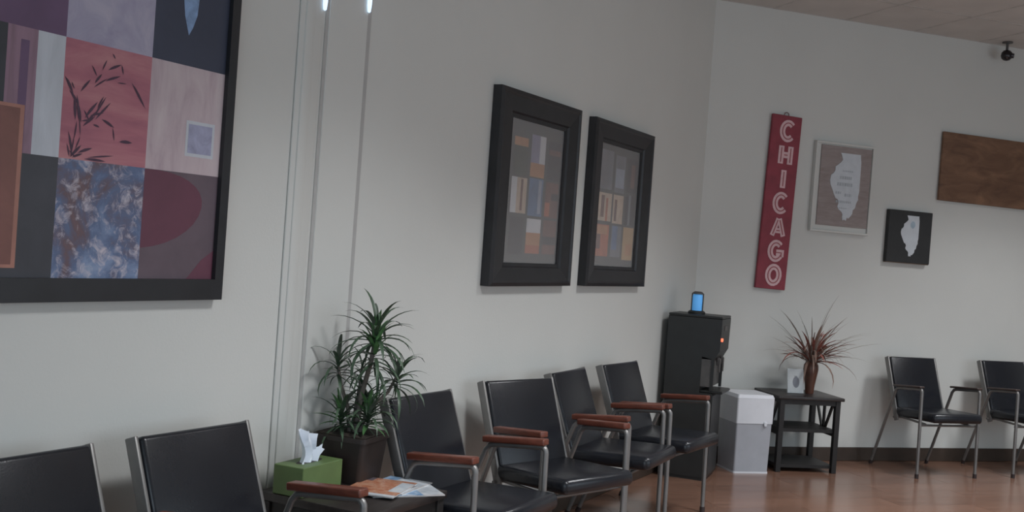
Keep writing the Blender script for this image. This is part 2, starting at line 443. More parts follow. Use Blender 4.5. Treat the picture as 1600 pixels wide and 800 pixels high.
# ------------------------------------------------------------------ the big framed collage (left)
def paint(name, c, var=.12, scale=10, stretch=(1, 1, 1)):
    return mottled(name, [(.25, [x * (1 - var) for x in c]), (.5, c), (.78, [min(1, x * (1 + var)) for x in c])], scale, stretch=stretch, rough=.5)
BLUE_RUST, nt, bs = new_mat('art_blue_rust'); bs.inputs['Roughness'].default_value = .5
v = coords(nt, (1, 1, 1))
c1 = ramp(nt, noise(nt, v, 5.5, 5, .6, .5), [(.30, (.24, .115, .095)), (.42, (.13, .09, .11)), (.52, (.10, .14, .25)), (.64, (.20, .27, .42)), (.80, (.34, .40, .50))])
f2 = ramp(nt, noise(nt, v, 26, 6, .7, .8), [(.50, (0, 0, 0)), (.70, (1, 1, 1))])
mx = nt.nodes.new('ShaderNodeMix'); mx.data_type = 'RGBA'; mx.inputs['B'].default_value = (.52, .48, .54, 1)
nt.links.new(f2, mx.inputs['Factor']); nt.links.new(c1, mx.inputs['A']); nt.links.new(mx.outputs['Result'], bs.inputs['Base Color'])
ART = [paint('art_maroon', (.125, .042, .068)), paint('art_slate_brown', (.115, .085, .105), .18, 6),
       BLUE_RUST, paint('art_charcoal', (.052, .054, .066), .2, 6), paint('art_orange_brown', (.21, .090, .075), .2, 6),
       mottled('art_cream_pink', [(.25, (.36, .27, .31)), (.5, (.50, .41, .44)), (.75, (.58, .51, .52))], 7, stretch=(2, 1, .5)),
       mottled('art_rose', [(.22, (.24, .080, .13)), (.5, (.41, .15, .19)), (.78, (.54, .27, .27))], 5, stretch=(.5, 1, 2.2)),
       paint('art_dark_green_grey', (.035, .038, .046), .3, 5), paint('art_mauve', (.27, .165, .22), .25, 8, (4, 1, .6)),
       paint('art_pale', (.52, .55, .60), .12, 6, (3, 1, .6)), paint('art_ink_blue', (.040, .048, .080), .2, 6),
       mottled('art_lavender', [(.25, (.30, .28, .40)), (.5, (.38, .36, .47)), (.8, (.50, .47, .55))], 9, dist=.8),
       paint('art_plum', (.13, .075, .145), .2, 5), paint('art_stroke', (.065, .028, .055), .2, 20),
       paint('art_light_blue', (.22, .34, .55), .35, 25), paint('art_soft_violet', (.32, .33, .46), .25, 20),
       paint('art_pinkish_edge', (.36, .17, .13), .2, 10)]
t = thing('framed_picture', 'large framed collage of rose, blue and grey squares at the left edge', 'picture', (0, -4.728, 1.168), LEFT, tilt=R(-.15))
W_, H_ = 1.315, 1.40        # outer
def frame_parts(t, W_, H_, side, bottom, depth, mat_, inner=None):
    """four mitred frame bars, local x right from -W_ to 0, z up from 0"""
    x0, x1 = -W_, 0
    o = [(x0, 0), (x1, 0), (x1, H_), (x0, H_)]; i_ = [(x0 + side, bottom), (x1 - side, bottom), (x1 - side, H_ - bottom), (x0 + side, H_ - bottom)]
    for k in range(4):
        j = (k + 1) % 4
        b = MB(); b.prism([o[k], o[j], i_[j], i_[k]], -depth, -.004); b.build('frame_bar', mat_, t, smooth=False)
        if inner:
            w2, d2 = inner
            a1, a2 = i_[k], i_[j]
            cx, cz = (x0 + x1) / 2, H_ / 2
            sh = lambda p, e: (p[0] + (e if p[0] < cx else -e), p[1] + (e if p[1] < cz else -e))
            b = MB(); b.prism([sh(o[k], .012), sh(o[j], .012), sh(o[j], .012 + w2), sh(o[k], .012 + w2)], -depth - d2, -depth); b.build('frame_moulding', M['frame_in'], t, smooth=False)
frame_parts(t, W_, H_, .036, .064, .034, M['frame'])
b = MB(); b.box(-W_ + .03, -.03, -.018, -.006, .04, H_ - .04); b.build('backing_board', M['canvas'], t, smooth=False)
# coordinates below: x to the left of the inner right edge, z above the inner lower edge
b = MB(); ox, oz = -.036, .064
PY = [-.0185]
def patch(x0, x1, z0, z1, mi, lift=0):
    b.mi = mi; yy = PY[0] - lift
    b.poly([(ox + x0, yy, oz + z0), (ox + x1, yy, oz + z0), (ox + x1, yy, oz + z1), (ox + x0, yy, oz + z1)])
cw, chh = .301, .322
def cell(c, r, mi): patch(-(c + 1) * cw, -c * cw, r * chh, (r + 1) * chh, mi)
cell(0, 0, 1); cell(1, 0, 2); cell(2, 0, 3); cell(0, 1, 5); cell(1, 1, 6); cell(0, 2, 10); cell(1, 2, 11); cell(2, 2, 12)
cell(0, 3, 6); cell(1, 3, 1); cell(2, 3, 5); cell(3, 0, 5); cell(3, 1, 7); cell(3, 2, 11); cell(3, 3, 3)
patch(-3 * cw, -3 * cw + .125, chh, 2 * chh, 7); patch(-3 * cw + .125, -3 * cw + .215, chh, 2 * chh, 8); patch(-3 * cw + .215, -2 * cw, chh, 2 * chh, 9)
patch(-3 * cw + .165, -3 * cw + .19, chh, 1.9 * chh, 12, .0004)
patch(-.84, -.715, .025, .445, 16, .0006); patch(-.84, -.728, .034, .436, 4, .0010)
# maroon half ellipse and corner
b.mi = 0
b.poly([(ox - cw + .238 * math.cos(R(a)), PY[0] - .0005, oz + .236 + .118 * math.sin(R(a)) if False else oz + .215 + (.105 if a > 0 else .125) * math.sin(R(a)) + .018 * math.cos(R(a))) for a in range(-90, 91, 12)])
b.poly([(ox - .11, PY[0] - .0005, oz), (ox - .0, PY[0] - .0005, oz), (ox - .0, PY[0] - .0005, oz + .09), (ox - .05, PY[0] - .0005, oz + .06)])
patch(-.150, -.030, chh + .052, chh + .160, 9, .0004); patch(-.140, -.040, chh + .062, chh + .150, 15, .0008)
# pale blue leaf on the ink blue square
b.mi = 14
b.poly([(ox + x, PY[0] - .0006, oz + z) for x, z in ((-.165, .735), (-.150, .76), (-.135, .80), (-.130, .86), (-.14, .92), (-.165, .95), (-.19, .91), (-.195, .85), (-.185, .79))])
# bamboo strokes on the rose square
b.mi = 13
def leafstroke(x0, z0, x1, z1, wd):
    d = Vector((x1 - x0, z1 - z0)); L_ = d.length; d.normalize(); n = Vector((-d.y, d.x))
    pts = []
    for tt, k in ((0, 0), (.25, .8), (.5, 1), (.75, .7), (1, 0), (.75, -.5), (.5, -.6), (.25, -.4)):
        p = Vector((x0, z0)) + d * L_ * tt + n * wd * k * .5; pts.append((ox - 2 * cw + p.x, PY[0] - .0007 - random.random() * .0004, oz + chh + p.y))
    b.poly(pts)
def sq(px_, py_): return px_ / 530. * cw, chh * (1 - py_ / 700.)     # reading frame of the square
for a in ((0, 225, 55, 320, 16), (30, 300, 90, 380, 14), (75, 320, 95, 470, 13), (95, 300, 150, 215, 12), (150, 130, 185, 190, 9), (175, 235, 215, 170, 12),
          (215, 150, 240, 80, 8), (250, 140, 330, 90, 13), (330, 90, 345, 150, 9), (235, 210, 330, 160, 12), (170, 260, 250, 190, 8), (270, 35, 290, 65, 8),
          (400, 185, 500, 330, 14), (310, 205, 370, 200, 6), (130, 450, 200, 340, 14), (140, 480, 195, 400, 12), (180, 440, 250, 300, 10), (190, 450, 280, 330, 11),
          (120, 500, 190, 430, 12), (230, 440, 310, 480, 14), (300, 480, 315, 560, 8), (180, 480, 220, 490, 10), (345, 560, 430, 555, 16), (95, 440, 110, 560, 7),
          (110, 560, 85, 640, 7), (60, 330, 75, 470, 16), (80, 360, 110, 480, 14), (85, 470, 75, 580, 8), (75, 560, 60, 690, 8), (120, 400, 160, 470, 9), (160, 430, 240, 400, 10), (200, 380, 235, 300, 8), (35, 610, 55, 700, 8), (50, 650, 90, 690, 9), (60, 290, 40, 250, 8), (110, 470, 175, 455, 9), (40, 540, 70, 680, 12), (60, 700, 120, 610, 15), (100, 660, 185, 620, 14), (160, 680, 320, 650, 8), (140, 705, 270, 712, 13), (70, 720, 130, 660, 12)):
    x0, z0 = sq(a[0] + 5, min(a[1], 690)); x1, z1 = sq(a[2] + 5, min(a[3], 690)); leafstroke(x0, z0, x1, z1, a[4] * .00075)
b.build('art_print', ART, t, smooth=False)

# ------------------------------------------------------------------ two square collages in wide black frames
A2 = [paint('small_art_mat', (.062, .063, .062), .12, 5), paint('small_art_dark_green', (.050, .058, .045), .2, 10), paint('small_art_orange', (.33, .17, .085), .2, 14),
      paint('small_art_lavender', (.19, .18, .25), .2, 12), paint('small_art_white', (.42, .42, .44), .12, 12), paint('small_art_blue', (.085, .13, .22), .3, 14),
      paint('small_art_brown_red', (.12, .060, .050), .3, 14), paint('small_art_cream', (.38, .30, .23), .2, 16), paint('small_art_dark', (.040, .038, .040), .3, 12),
      paint('small_art_red_orange', (.30, .10, .055), .25, 14), paint('small_art_tan', (.33, .22, .11), .15, 14), paint('small_art_grey', (.13, .135, .15), .2, 12), paint('small_art_pale_blue', (.22, .25, .30), .2, 12)]
# patches: x0,x1,z0,z1 (fractions of the opening from its lower left), material
P1 = [(.09, .34, .62, .88, 1), (.09, .34, .82, .88, 2), (.40, .67, .62, .92, 3), (.56, .67, .70, .92, 4), (.40, .67, .62, .72, 2), (.73, .97, .62, .90, 8), (.75, .97, .80, .84, 6),
      (.08, .36, .35, .60, 7), (.08, .18, .35, .60, 4), (.25, .29, .37, .59, 6), (.40, .67, .34, .61, 5), (.58, .64, .36, .60, 12), (.72, .98, .34, .60, 6), (.72, .82, .35, .45, 9), (.84, .98, .47, .52, 8),
      (.09, .34, .06, .32, 8), (.40, .67, .22, .32, 4), (.40, .67, .13, .22, 2), (.40, .67, .07, .13, 9), (.72, .98, .07, .32, 6), (.72, .98, .14, .20, 8)]
P2 = [(.04, .34, .63, .95, 11), (.40, .66, .62, .93, 11), (.42, .64, .66, .82, 12), (.72, .98, .64, .93, 8), (.82, .92, .68, .88, 6),
      (.03, .36, .37, .60, 7), (.10, .18, .40, .58, 6), (.22, .27, .37, .56, 9), (.40, .66, .36, .60, 7), (.44, .50, .38, .56, 6), (.72, .98, .36, .62, 8), (.80, .86, .36, .62, 11),
      (.03, .34, .08, .34, 9), (.03, .14, .14, .30, 6), (.05, .30, .26, .33, 2), (.40, .66, .08, .34, 11), (.42, .56, .14, .34, 5), (.71, .99, .06, .34, 10), (.8, .95, .1, .2, 2)]
def collage(label, y_left, z0, W_, H_, patches, bl, br, bb, bt, tilt):
    t = thing('framed_picture', label, 'picture', (0, y_left + W_, z0), LEFT, 'pair of collages in wide black frames', tilt)
    x0, x1 = -W_, 0
    o = [(x0, 0), (x1, 0), (x1, H_), (x0, H_)]; q = [(x0 + bl, bb), (x1 - br, bb), (x1 - br, H_ - bt), (x0 + bl, H_ - bt)]
    for k in range(4):
        j = (k + 1) % 4; b = MB()
        mid = lambda a, c, u: (a[0] + (c[0] - a[0]) * u, a[1] + (c[1] - a[1]) * u)
        prof = [(0, -.046), (.16, -.052), (.24, -.046), (.80, -.036), (.86, -.026), (1, -.024)]
        for (u0, y0), (u1, y1) in zip(prof, prof[1:]):
            a0, b0, a1, b1 = mid(o[k], q[k], u0), mid(o[j], q[j], u0), mid(o[k], q[k], u1), mid(o[j], q[j], u1)
            b.poly([(a0[0], y0, a0[1]), (b0[0], y0, b0[1]), (b1[0], y1, b1[1]), (a1[0], y1, a1[1])])
        b.poly([(o[k][0], -.046, o[k][1]), (o[j][0], -.046, o[j][1]), (o[j][0], -.002, o[j][1]), (o[k][0], -.002, o[k][1])])
        b.poly([(q[k][0], -.024, q[k][1]), (q[j][0], -.024, q[j][1]), (q[j][0], -.002, q[j][1]), (q[k][0], -.002, q[k][1])])
        b.poly([(o[k][0], -.002, o[k][1]), (o[j][0], -.002, o[j][1]), (q[j][0], -.002, q[j][1]), (q[k][0], -.002, q[k][1])])
        b.build('frame_bar', M['frame'], t, smooth=False)
    b = MB(); b.box(q[0][0] - .01, q[1][0] + .01, -.012, -.003, bb - .01, H_ - bt + .01); b.build('backing_board', A2[0], t, smooth=False)
    b = MB(); w_, h_ = W_ - bl - br, H_ - bb - bt
    b.mi = 0; b.poly([(q[0][0], -.0125, bb), (q[1][0], -.0125, bb), (q[1][0], -.0125, H_ - bt), (q[0][0], -.0125, H_ - bt)])
    for i, (a0, a1, c0, c1, mi) in enumerate(patches):
        b.mi = mi; y = -.013 - i * .00006
        b.poly([(q[0][0] + a0 * w_, y, bb + c0 * h_), (q[0][0] + a1 * w_, y, bb + c0 * h_), (q[0][0] + a1 * w_, y, bb + c1 * h_), (q[0][0] + a0 * w_, y, bb + c1 * h_)])
    b.build('art_print', A2, t, smooth=False)
    gm = MB(); gm.box(q[0][0] + .0005, q[1][0] - .0005, -.0185, -.0165, bb + .0005, H_ - bt - .0005)
    g = gm.build('glass_pane', GLASS, t, smooth=False)
GLASS, nt, bs = new_mat('picture_glass')
bs.inputs['Base Color'].default_value = (1, 1, 1, 1); bs.inputs['Roughness'].default_value = .06; bs.inputs['Alpha'].default_value = .10; bs.inputs['Specular IOR Level'].default_value = .8
collage('collage in wide black frame, left one of the pair above the chairs', -3.028, 1.219, .872, .917, P1, .165, .142, .110, .125, R(-.3))
collage('collage in wide black frame, right one of the pair, nearest the room corner', -1.973, 1.217, .878, .914, P2, .155, .155, .112, .118, R(.1))

# ------------------------------------------------------------------ signs on the back wall
t = thing('wooden_sign', 'tall narrow red wooden sign with white block letters reading CHICAGO', 'sign', back(.584, 0, 1.233), BACK, tilt=R(1.9))
b = MB(); b.box(-.122, .122, -.032, -.010, 0, 1.243, .003, 1); b.build('board', M['red'], t, smooth=False)
b = MB(); b.box(-.10, -.07, -.010, -.001, .10, 1.14); b.box(.07, .10, -.010, -.001, .10, 1.14); b.build('batten', M['redside'], t, smooth=False)
b = MB(); b.tube([(-.02, -.014, 1.243), (-.015, -.014, 1.262), (.0, -.014, 1.268), (.015, -.014, 1.262), (.02, -.014, 1.243)], .003, 6); b.build('hanger', M['redside'], t)
def circ(rx, rz, a0, a1, n=18): return [(rx * math.cos(R(a0 + (a1 - a0) * k / n)), rz * math.sin(R(a0 + (a1 - a0) * k / n))) for k in range(n + 1)]
rx, rz = .046, .058
GL = {'C': [(circ(rx, rz, 42, 318), 0)], 'O': [(circ(rx, rz, 0, 360)[:-1], 1)], 'I': [([(0, -.064), (0, .064)], 0)],
      'H': [([(-.038, -.064), (-.038, .064)], 0), ([(.038, -.064), (.038, .064)], 0), ([(-.026, 0), (.026, 0)], 0)],
      'A': [([(-.046, -.064), (-.004, .060)], 0), ([(.046, -.064), (.004, .060)], 0), ([(-.026, -.026), (.026, -.026)], 0)],
      'G': [(circ(rx, rz, 42, 335), 0), ([(.004, -.010), (.046, -.010), (.046, -.040)], 0)]}
for i, ch in enumerate('CHICAGO'):
    zc = 1.243 - .110 - i * .1718; xc = .012
    b = MB()
    for k, (pts, cl) in enumerate(GL[ch]):
        b.mi = 0; b.ribbon([(x + xc, z + zc) for x, z in pts], .043 if ch != 'A' else .036, -.0352 - k * .0003, -.0325, bool(cl))
    for k, (pts, cl) in enumerate(GL[ch]):
        b.mi = 1
        if not cl and len(pts) == 2:
            a_, c_ = Vector(pts[0]), Vector(pts[1]); d_ = (c_ - a_).normalized() * .012; pts = [tuple(a_ + d_), tuple(c_ - d_)]
        b.ribbon([(x + xc, z + zc) for x, z in pts], .0075, -.0368 - k * .0003, -.0350, bool(cl))
    b.build('letter', [M['letter'], M['letter2']], t, smooth=False)

ILL = [(.27, 1), (.85, 1), (.86, .95), (.88, .88), (.885, .45), (.86, .38), (.87, .33), (.82, .27), (.80, .20), (.74, .17), (.73, .11), (.68, .07), (.62, .035), (.58, .05),
       (.56, 0), (.50, .015), (.46, .0), (.44, .05), (.45, .09), (.40, .13), (.32, .16), (.28, .20), (.31, .26), (.27, .31), (.21, .32), (.15, .38), (.09, .45), (.03, .52),
       (.01, .58), (.03, .66), (.10, .69), (.14, .73), (.14, .79), (.21, .82), (.29, .86), (.34, .90), (.31, .95)]
t = thing('wall_plaque', 'grey-brown plaque with white Illinois shape and white border, beside the red CHICAGO sign', 'plaque', back(.877, 0, 1.672), BACK, tilt=R(.4))
b = MB(); b.box(0, .505, -.020, -.002, 0, .655, .002, 1); b.build('backing_board', M['wall'], t, smooth=False)
for q in ((0, .505, 0, .016), (0, .505, .640, .655), (0, .014, .016, .640), (.491, .505, .016, .640)):
    b = MB(); b.box(q[0], q[1], -.036, -.020, q[2], q[3], .002, 1); b.build('frame_bar', M['wall'], t, smooth=False)
px0, px1, pz0, pz1 = .050, .486, .050, .632
for k in range(1):
    b = MB(); b.box(px0, px1, -.029, -.0202, pz0, pz1, .0015, 1); b.build('board', M['greywood'], t, smooth=False)
b = MB(); b.prism([(px0 + .085 + x * .295, pz0 + .045 + z * .490) for x, z in ILL][::-1], -.033, -.0292); mp_ = b.build('state_shape', M['mapwhite'], t, smooth=False)
b = MB()
for r_, (zz, xa, xb, hh) in enumerate(((.395, .22, .32, .022), (.345, .20, .33, .024), (.285, .19, .24, .018), (.270, .27, .33, .022), (.222, .20, .33, .016), (.450, .24, .33, .010), (.18, .23, .30, .008))):
    x = xa
    while x < xb:
        w_ = random.uniform(.008, .018); b.poly([(x, -.0335, zz), (min(x + w_, xb), -.0335, zz), (min(x + w_, xb), -.0335, zz + hh), (x, -.0335, zz + hh)]); x += w_ + .005
b.build('lettering', M['mapink'], mp_, smooth=False)['kind'] = 'stuff'

t = thing('canvas_picture', 'small square black canvas with white Illinois shape, lower right of the wood plaque', 'picture', back(1.551, 0, 1.494), BACK, tilt=R(.3))
b = MB(); b.box(0, .392, -.040, -.002, 0, .388, .003, 1); b.build('canvas', M['canvas'], t, smooth=False)
b = MB(); b.box(.004, .388, -.036, -.003, -.006, -.0002); b.build('lower_edge', M['canvas_edge'], t, smooth=False)
b = MB(); b.prism([(.110 + x * .185, .048 + z * .305) for x, z in ILL][::-1], -.0418, -.0402); mp_ = b.build('state_shape', M['mapwhite'], t, smooth=False)
b = MB(); b.poly([(.215 + .022 * math.cos(R(a)), -.0422, .285 + .028 * math.sin(R(a))) for a in range(0, 360, 30)]); b.build('print_spot', M['mapblue'], mp_, smooth=False)

t = thing('wooden_sign', 'wide brown wooden board cut off by the right edge of the photo', 'sign', back(1.995, 0, 1.985), BACK, tilt=R(.6))
b = MB(); b.box(0, 1.22, -.030, -.010, 0, .520, .002, 1); b.build('board', M['brownwood'], t, smooth=False)
b = MB(); b.box(.15, .20, -.010, -.001, .04, .48); b.box(1.0, 1.05, -.010, -.001, .04, .48); b.build('batten', M['palewood'], t, smooth=False)

# dome camera hanging from the ceiling by the back wall
t = thing('security_camera', 'small dark round security camera hanging from the ceiling above the brown board', 'camera', back(2.44, .13, H), BACK)
b = MB(); b.lathe([(.038, -.008), (.038, -.001)], 20); b.lathe([(.010, -.06), (.010, -.008)], 12); b.build('mount', M['coolergrey'], t)
b = MB()
b.lathe([(.004, -.142), (.022, -.137), (.036, -.124), (.042, -.104), (.038, -.082), (.026, -.066), (.010, -.060)], 22); h_ = b.build('camera_body', M['camera_black'], t)
b = MB(); b.tube([(.022, -.026, -.103), (.034, -.040, -.106)], [.020, .018], 14); b.build('lens', M['lens'], h_)

# ------------------------------------------------------------------ water cooler (front faces the room)
t = thing('water_cooler', 'tall black water cooler with a small red light, at the end of the chair row', 'water cooler', (.034, -.490, 0), R(97)); t.scale = (1, .93, 1)
b = MB()                                            # y,z outline: wall side y=0, front y negative
b.side_prism([(0, .02), (-.335, .02), (-.342, .04), (-.342, .545), (-.330, .56), (0, .56)], -.15, .15); b.build('lower_body', M['cooler'], t, smooth=False)
b = MB(); b.box(-.145, .145, -.320, -.02, 0, .02); b.build('plinth', M['cooler'], t, smooth=False)
b = MB(); b.side_prism([(0, .56), (-.250, .56), (-.250, 1.035), (0, 1.035)], -.15, .15); b.build('upper_body', M['cooler'], t, smooth=False)
b = MB(); b.side_prism([(-.250, .79), (-.335, .775), (-.369, .835), (-.374, 1.035), (-.250, 1.035)], -.152, .152); hd = b.build('dispenser_head', M['cooler'], t, smooth=False)
b = MB(); b.box(-.05, .05, -.376, -.3735, .96, .99); b.build('button_panel', M['coolergrey'], hd, smooth=False)
b = MB(); b.tube([(-.136, -.360, .905), (-.136, -.383, .905)], .011, 12); b.build('indicator_light', M['led'], hd)
b = MB(); b.box(-.149, .149, -.318, -.2505, .60, .7755); b.build('alcove_panel', M['coolergrey'], t, smooth=False)
for x in (-1, 1):
    b = MB(); b.box(x * .150 - .004, x * .150 + .004, -.338, -.3185, .579, .785); b.build('front_post', M['cooler'], t, smooth=False)
for x in (-.06, .06):
    b = MB(); b.tube([(x, -.345, .785), (x, -.345, .735)], [.014, .009], 10); b.box(x - .012, x + .012, -.362, -.353, .69, .78, .002, 1); b.build('tap', M['coolergrey'], t)
b = MB(); b.box(-.140, .140, -.405, -.2505, .561, .578, .004, 1); b.build('drip_tray', M['cooler'], t, smooth=False)
b = MB(); b.box(-.151, .151, -.374, 0, 1.036, 1.052, .005, 2); b.build('lid', M['cooler'], t, smooth=False)
t = thing('water_bottle', 'small blue bottle with dark casing standing on top of the black water cooler', 'bottle', (.190, -.50, 1.052))
b = MB(); b.lathe([(.055, 0), (.056, .012), (.046, .022)], 20); b.build('base', M['cooler'], t)
b = MB(); b.lathe([(.031, .022), (.032, .030), (.032, .118), (.026, .128)], 20); b.build('bottle', M['blue'], t)
b = MB(); b.lathe([(.028, .128), (.035, .130), (.035, .138), (.022, .146)], 20); b.build('cap', M['coolergrey'], t)
b = MB()
for k in (0, 2):
    a = R(10 + 90 * k); b.tube([(.036 * math.cos(a), .036 * math.sin(a), .020), (.036 * math.cos(a), .036 * math.sin(a), .134)], .0045, 6)
b.build('casing', M['coolergrey'], t)

# ------------------------------------------------------------------ white lidded bin
t = thing('storage_bin', 'white bin with grey lower half between the water cooler and the corner table', 'bin', (.420, .006, 0), R(44))
b = MB()
def frustum(b, z0, z1, a0, a1, bev=.012):
    c0 = [(-a0, -a0), (a0, -a0), (a0, a0), (-a0, a0)]
    def rr(a):
        pts = []
        for cx, cy, s_ in ((a, -a, -90), (a, a, 0), (-a, a, 90), (-a, -a, 180)):
            cx -= math.copysign(bev, cx); cy -= math.copysign(bev, cy)
            for k in range(4): an = R(s_ + 30 * k); pts.append((cx + bev * math.cos(an), cy + bev * math.sin(an)))
        return pts
    lo = [b.bm.verts.new((x, y, z0)) for x, y in rr(a0)]; hi = [b.bm.verts.new((x, y, z1)) for x, y in rr(a1)]
    n = len(lo); fs = [b.bm.faces.new(lo[::-1]), b.bm.faces.new(hi)]
    for i in range(n): fs.append(b.bm.faces.new((lo[i], lo[(i + 1) % n], hi[(i + 1) % n], hi[i])))
    b._tag(fs)
frustum(b, .012, .335, .126, .132); b.build('body', M['bingrey'], t)
b = MB(); frustum(b, 0, .0115, .129, .129); b.build('base_rim', M['white'], t)
b = MB(); frustum(b, .3355, .505, .136, .138); frustum(b, .5055, .528, .139, .130); b.build('lid', M['white'], t)
b = MB(); b.box(.065, .088, -.146, -.1375, .318, .350, .003, 1); b.build('latch', M['white'], t)

# ------------------------------------------------------------------ corner end table
t = thing('end_table', 'dark espresso corner end table with slatted sides and two shelves, holding a vase', 'table', back(.750, .228), BACK - R(8))
tw, td, th = .222, .195, .50
b = MB(); b.box(-tw - .022, tw + .022, -td - .015, td + .015, th, th + .022, .004, 2); b.build('tabletop', M['tabletop'], t)
for sx in (-1, 1):
    for sy in (-1, 1):
        b = MB(); b.box(sx * (tw - .016) - .018, sx * (tw - .016) + .018, sy * (td - .018) - .018, sy * (td - .018) + .018, 0, th - .0005, .002, 1); b.build('leg', M['espresso'], t, smooth=False)
for z in (.030, .275):
    b = MB(); b.box(-tw + .012, tw - .012, -td + .02, td - .02, z, z + .022); b.build('shelf', M['espresso'], t, smooth=False)
b = MB(); b.box(-tw + .03, tw - .03, -td + .006, -td + .022, th - .035, th - .001); b.box(-tw + .03, tw - .03, td - .022, td - .006, th - .035, th - .001); b.build('apron', M['espresso'], t, smooth=False)
for sx in (-1, 1):
    x = sx * (tw - .016); x0, x1 = x - .008, x + .008
    b = MB(); b.box(x0, x1, -td + .03, td - .03, .250, .274); b.build('side_rail', M['espresso'], t, smooth=False)
    b = MB(); b.box(x0, x1, -td + .03, td - .03, th - .03, th - .001); b.build('side_rail', M['espresso'], t, smooth=False)
    for ya in (-.105, 0, .105):
        yb_ = ya * .16; b = MB(); b.side_prism([(yb_ - .011, .2745), (yb_ + .011, .2745), (ya * 1.15 + .012, th - .0305), (ya * 1.15 - .012, th - .0305)], x0 + .002 + ya * .01, x1 - .002 + ya * .01)
        b.build('slat', M['espresso'], t, smooth=False)

t = thing('photo_frame', 'small white photo frame with grey print beside the vase', 'photo frame', back(.700, .262, th + .0225), BACK - R(6))
b = MB(); lm = Matrix.Rotation(R(-9), 4, 'X')
b.box(-.062, .062, -.006, .006, 0.001, .172, .003, 1, lm); b.build('frame', M['silver'], t, smooth=False)
b = MB(); b.box(-.050, .050, -.0075, -.006, .014, .160, 0, 1, lm); pr = b.build('print', M['photo'], t, smooth=False)
b = MB(); b.merge((lambda tt: (bmesh.ops.create_circle(tt, cap_ends=True, radius=.026, segments=16), bmesh.ops.transform(tt, matrix=lm @ Matrix.Translation((.002, -.0082, .078)) @ Matrix.Scale(1.5, 4, (0, 0, 1)) @ Matrix.Rotation(R(90), 4, 'X'), verts=tt.verts), tt)[2])(bmesh.new()))
b.build('emblem', M['photoink'], pr, smooth=False)
b = MB(); b.side_prism([(.010, .12), (.014, .12), (.060, .0), (.055, .0)], -.012, .012); b.build('easel_leg', M['frame'], t, smooth=False)

# leaves: arching straps shared by the plants (grow along +x, bend down)
def leaf_mesh(name, m, L_, wd, droop, n=7, rise=.0):
    b = MB(); rows = []
    ang = rise; x = z = 0
    for i in range(n + 1):
        u = i / n
        wv = wd * (math.sin(math.pi * min(1, .12 + u * .88)) ** .6) * (1 - u * .35) if u < 1 else .0006
        rows.append([b.bm.verts.new((x, -wv / 2, z + wv * .22)), b.bm.verts.new((x, 0, z)), b.bm.verts.new((x, wv / 2, z + wv * .22))])
        ang -= droop / n * (0.4 + 1.2 * u); x += math.cos(ang) * L_ / n; z += math.sin(ang) * L_ / n
    for p, q in zip(rows, rows[1:]):
        for k in (0, 1): b.bm.faces.new((p[k], p[k + 1], q[k + 1], q[k]))
    me = bpy.data.meshes.new(name); b.bm.to_mesh(me); b.bm.free(); me.materials.append(m); me.shade_smooth(); return me
def rosette(parent, name, meshes, c, n, e_hi, e_lo, s_lo, s_hi, twist=0, clear=None):
    for i in range(n):
        u = (i + .5) / n
        az = twist + i * 2.39996 + random.uniform(-.25, .25); el = R(e_hi + (e_lo - e_hi) * u ** .9 + random.uniform(-6, 6))
        s = random.uniform(s_lo, s_hi)
        if clear and not clear(c, az, el, s): s *= .45
        zz = c[2] - u * .05
        link(name, random.choice(meshes), parent, (c[0], c[1], zz), (0, -el, az), (s, s, s))

t = thing('vase', 'slender brown vase on the corner table holding dried grasses', 'vase', back(.832, .235, th + .0225))
b = MB(); b.lathe([(.028, 0), (.030, .01), (.034, .06), (.046, .13), (.052, .17), (.050, .20), (.038, .222), (.036, .228), (.031, .228), (.030, .20)], 24); b.build('vase_body', M['vase'], t)
t2 = thing('dried_bouquet', 'spray of reddish-brown dried leaves and pale grasses in the brown vase', 'dried flowers', back(.832, .235, th + .0225 + .10))
D1 = [leaf_mesh('dried_leaf', M['dry1'], .27, .022, 1.5), leaf_mesh('dried_leaf', M['dry1'], .24, .026, .8), leaf_mesh('dried_leaf', M['dry2'], .27, .018, 2.2), leaf_mesh('dried_leaf', M['dry2'], .22, .024, .5)]
D2 = [leaf_mesh('grass_blade', M['dry3'], .38, .009, .9), leaf_mesh('grass_blade', M['dry3'], .42, .010, .5), leaf_mesh('grass_blade', M['dry2'], .34, .007, 1.6)]
def bouquet(name, meshes, n, e_hi, e_lo, s0, s1, z0):
    for i in range(n):
        u = (i + .5) / n; az = i * 2.39996 + random.uniform(-.3, .3); el = R(e_hi + (e_lo - e_hi) * u + random.uniform(-5, 5)); s = random.uniform(s0, s1)
        d = NX * math.cos(az) + NY * math.sin(az)              # leaves towards the wall stay short
        if d < -.1: s *= 1 - .60 * min(1, -d); el = max(el, R(30 - 30 * d))
        r_ = .010
        link(name, random.choice(meshes), t2, (r_ * math.cos(az), r_ * math.sin(az), z0), (0, -el, az), (s, s, s))
bouquet('dried_leaf', D1, 70, 86, 12, 1.10, 1.42, .115)
bouquet('grass_blade', D2, 60, 88, 24, .95, 1.28, .10)
b = MB()
for k in range(16):
    az = k * 2.4; rr = .006 + .014 * (k % 3) / 3; b.tube([(.0, .0, -.06), (rr * math.cos(az) * .8, rr * math.sin(az) * .8, .11), (rr * 4 * math.cos(az), rr * 4 * math.sin(az), .25)], .0022, 5)
b.build('stems', M['dry2'], t2)
